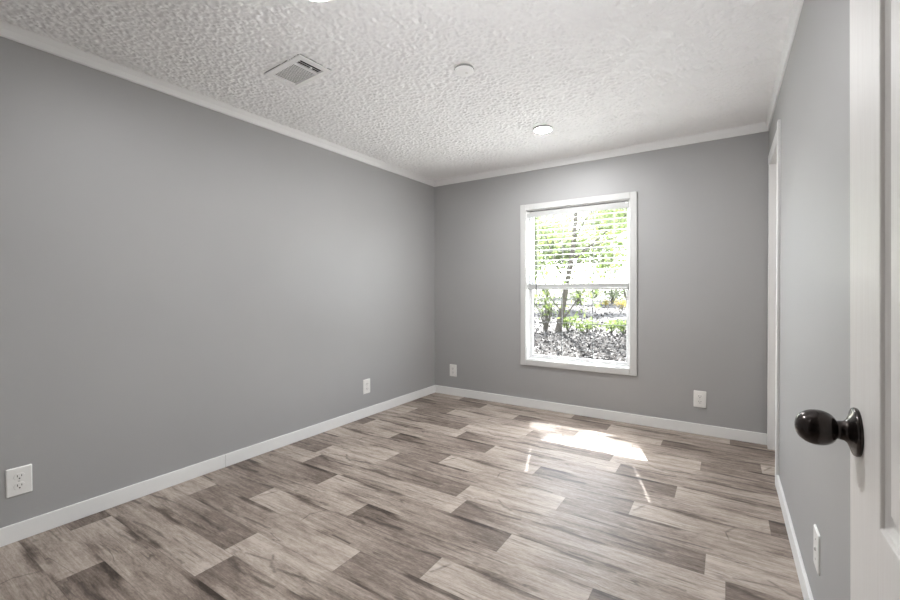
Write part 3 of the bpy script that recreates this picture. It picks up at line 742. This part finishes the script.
def leaning_tree():
    r = random.Random(5); Y0 = 15.4; b0 = onY(558.5, 334, Y0); b0.z = gz(b0.x, Y0); t = empty('leaning_tree', b0); bm = bmesh.new()
    P = lambda q, dy=0.0: onY(q[0], q[1], Y0+dy) - b0
    tr = [Vector((-0.05, 0, -0.2)), Vector((0, 0, 0.05)), P((560, 322)), P((563, 308)), P((566, 288)), P((570, 268)), P((573, 250)), P((575, 225))]
    top = tr[-1]
    tr += [top + Vector((0.25, -0.1, 2.5)), top + Vector((0.1, -0.2, 6.0)), Vector((0.15, -0.3, 14.5))]
    tube(bm, tr, [.17, .13, .11, .10, .095, .09, .085, .08, .075, .065, .03], 9)
    tips = []
    for pts, ra in [([(564, 318), (575, 303), (587, 287), (594, 276)], .035), ([(567, 288), (557, 264), (547, 240), (541, 222)], .04),
                    ([(571, 262), (590, 246), (608, 230), (627, 214)], .045), ([(573, 250), (598, 244), (618, 236), (634, 222)], .03),
                    ([(574, 240), (585, 220), (598, 204), (612, 190)], .04), ([(570, 268), (580, 262), (606, 262), (628, 250)], .025),
                    ([(562, 312), (552, 300), (545, 284), (540, 268)], .03)]:
        q = [P(x_, r.uniform(-.15, .15)) for x_ in pts]; tube(bm, q, [ra, ra*.8, ra*.6, ra*.3], 6); tips += [q[1], q[2], q[2], q[3], q[3], (q[2]+q[3])/2]
    crown = Vector((0.15, -0.3, 15.6)); ctips = []
    for _ in range(70):
        e = crown + Vector((r.uniform(-2.6, 2.6), r.uniform(-1.2, 1.2), r.uniform(-1.6, 1.6)))
        tube(bm, [crown + Vector((0, 0, -1.2)), (crown+e)/2 + Vector((0, 0, -0.2)), e], [.03, .02, .008], 5); ctips += [e, (crown+e)/2]
    obj('trunk', bm, M['bark'], t, 60)
    bm = bmesh.new()
    for _ in range(1500): leafquad(bm, r.choice(tips) + Vector((r.gauss(0, .42), r.gauss(0, .42), r.gauss(0, .36))), 0.085, r)
    for _ in range(CROWN_LEAVES):                          # unseen crown, thinned on its right to shape the indoor sun patch
        c = r.choice(ctips) + Vector((r.gauss(0, .24), r.gauss(0, .24), r.gauss(0, .22)))
        if r.random() < (0.85 if c.x + b0.x < -5.12 else 0.16): leafquad(bm, c, 0.12, r)
    obj('foliage', bm, M['leaf'], t); return t
CROWN_LEAVES = 4500
tag(leaning_tree(), 'slim leaning tree with forked branches, its foot seen through the lower window panes', 'tree')
k = 0
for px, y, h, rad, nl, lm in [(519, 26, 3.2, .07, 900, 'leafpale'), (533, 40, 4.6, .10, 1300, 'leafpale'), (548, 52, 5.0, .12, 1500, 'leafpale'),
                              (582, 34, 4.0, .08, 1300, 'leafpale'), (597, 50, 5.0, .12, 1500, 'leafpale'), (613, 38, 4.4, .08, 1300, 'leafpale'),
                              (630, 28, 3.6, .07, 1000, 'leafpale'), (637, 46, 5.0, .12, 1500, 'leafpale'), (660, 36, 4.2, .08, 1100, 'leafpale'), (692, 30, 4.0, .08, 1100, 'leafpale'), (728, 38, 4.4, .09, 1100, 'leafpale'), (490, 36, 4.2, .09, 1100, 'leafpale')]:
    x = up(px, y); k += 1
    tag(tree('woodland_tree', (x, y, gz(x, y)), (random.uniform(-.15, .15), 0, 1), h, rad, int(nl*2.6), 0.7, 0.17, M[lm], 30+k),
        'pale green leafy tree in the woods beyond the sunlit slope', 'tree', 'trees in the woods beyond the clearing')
def shrub(name, px, py, wid, hgt, n, lm, seed, label, group=None, stems=7, lsize=0.06):
    r = random.Random(seed); x, y = at(px, py, GZ); t = empty(name, (x, y, gz(x, y))); bm = bmesh.new(); tips = []
    for _ in range(stems):
        a = r.uniform(0, 6.28); rr = wid*r.uniform(0.1, 0.9)
        p = Vector((math.cos(a)*rr, math.sin(a)*rr, hgt*r.uniform(0.6, 1.0)))
        mid = p*0.5 + Vector((0, 0, hgt*0.12)); tube(bm, [(0, 0, -0.05), mid, p], [0.018, 0.012, 0.004], 5); tips += [mid, p, (mid+p)/2, p]
    obj('stems', bm, M['bark'], t)
    bm = bmesh.new()
    for _ in range(n):
        leafquad(bm, r.choice(tips) + Vector((r.gauss(0, wid*0.22), r.gauss(0, wid*0.22), r.gauss(0, hgt*0.14))), lsize, r)
    obj('foliage', bm, lm, t); tag(t, label, 'shrub', group)
def undergrowth(px, y, wid, hgt, n, seed):
    r = random.Random(seed); x = up(px, y); t = empty('woodland_bush', (x, y, gz(x, y))); bm = bmesh.new(); tips = []
    for _ in range(9):
        a = r.uniform(0, 6.28); rr = wid*r.uniform(0.1, 0.9); p = Vector((math.cos(a)*rr, math.sin(a)*rr*.5, hgt*r.uniform(0.4, 1.0)))
        tube(bm, [(0, 0, -0.05), p*0.5 + Vector((0, 0, hgt*.1)), p], [.03, .02, .006], 5); tips += [p*0.5, p*.75, p, p]
    obj('stems', bm, M['bark'], t); bm = bmesh.new()
    for _ in range(n): leafquad(bm, r.choice(tips) + Vector((r.gauss(0, wid*.25), r.gauss(0, wid*.15), r.gauss(0, hgt*.13))), 0.11, r)
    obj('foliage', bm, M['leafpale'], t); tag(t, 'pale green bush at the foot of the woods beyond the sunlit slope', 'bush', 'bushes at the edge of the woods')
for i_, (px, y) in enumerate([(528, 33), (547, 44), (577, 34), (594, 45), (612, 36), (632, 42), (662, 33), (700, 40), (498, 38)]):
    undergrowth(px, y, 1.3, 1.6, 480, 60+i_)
shrub('shrub', 546, 333, 0.55, 1.5, 260, M['leafdark'], 1, 'sparse dark stemmed shrub left of the leaning tree', None, 16)
shrub('shrub', 568, 333, 0.35, 0.55, 240, M['leaf'], 2, 'bright green shrub close at the foot of the leaning tree')
shrub('shrub', 586, 335, 0.45, 0.45, 300, M['leaf'], 3, 'low bright green shrub left of the right window bar')
shrub('shrub', 611, 335, 0.45, 0.45, 260, M['leaf'], 4, 'low bright green shrub right of the right window bar')
shrub('shrub', 624, 336, 0.40, 0.45, 220, M['leaf'], 5, 'low bright green shrub at the right side of the lower sash')
shrub('shrub', 606, 311, 0.5, 0.5, 160, M['leafyellow'], 6, 'small yellow shrub on the pale slope, the farther left one')
shrub('shrub', 622, 313, 0.7, 0.75, 260, M['leafyellow'], 8, 'larger yellow shrub on the pale slope near the right frame')
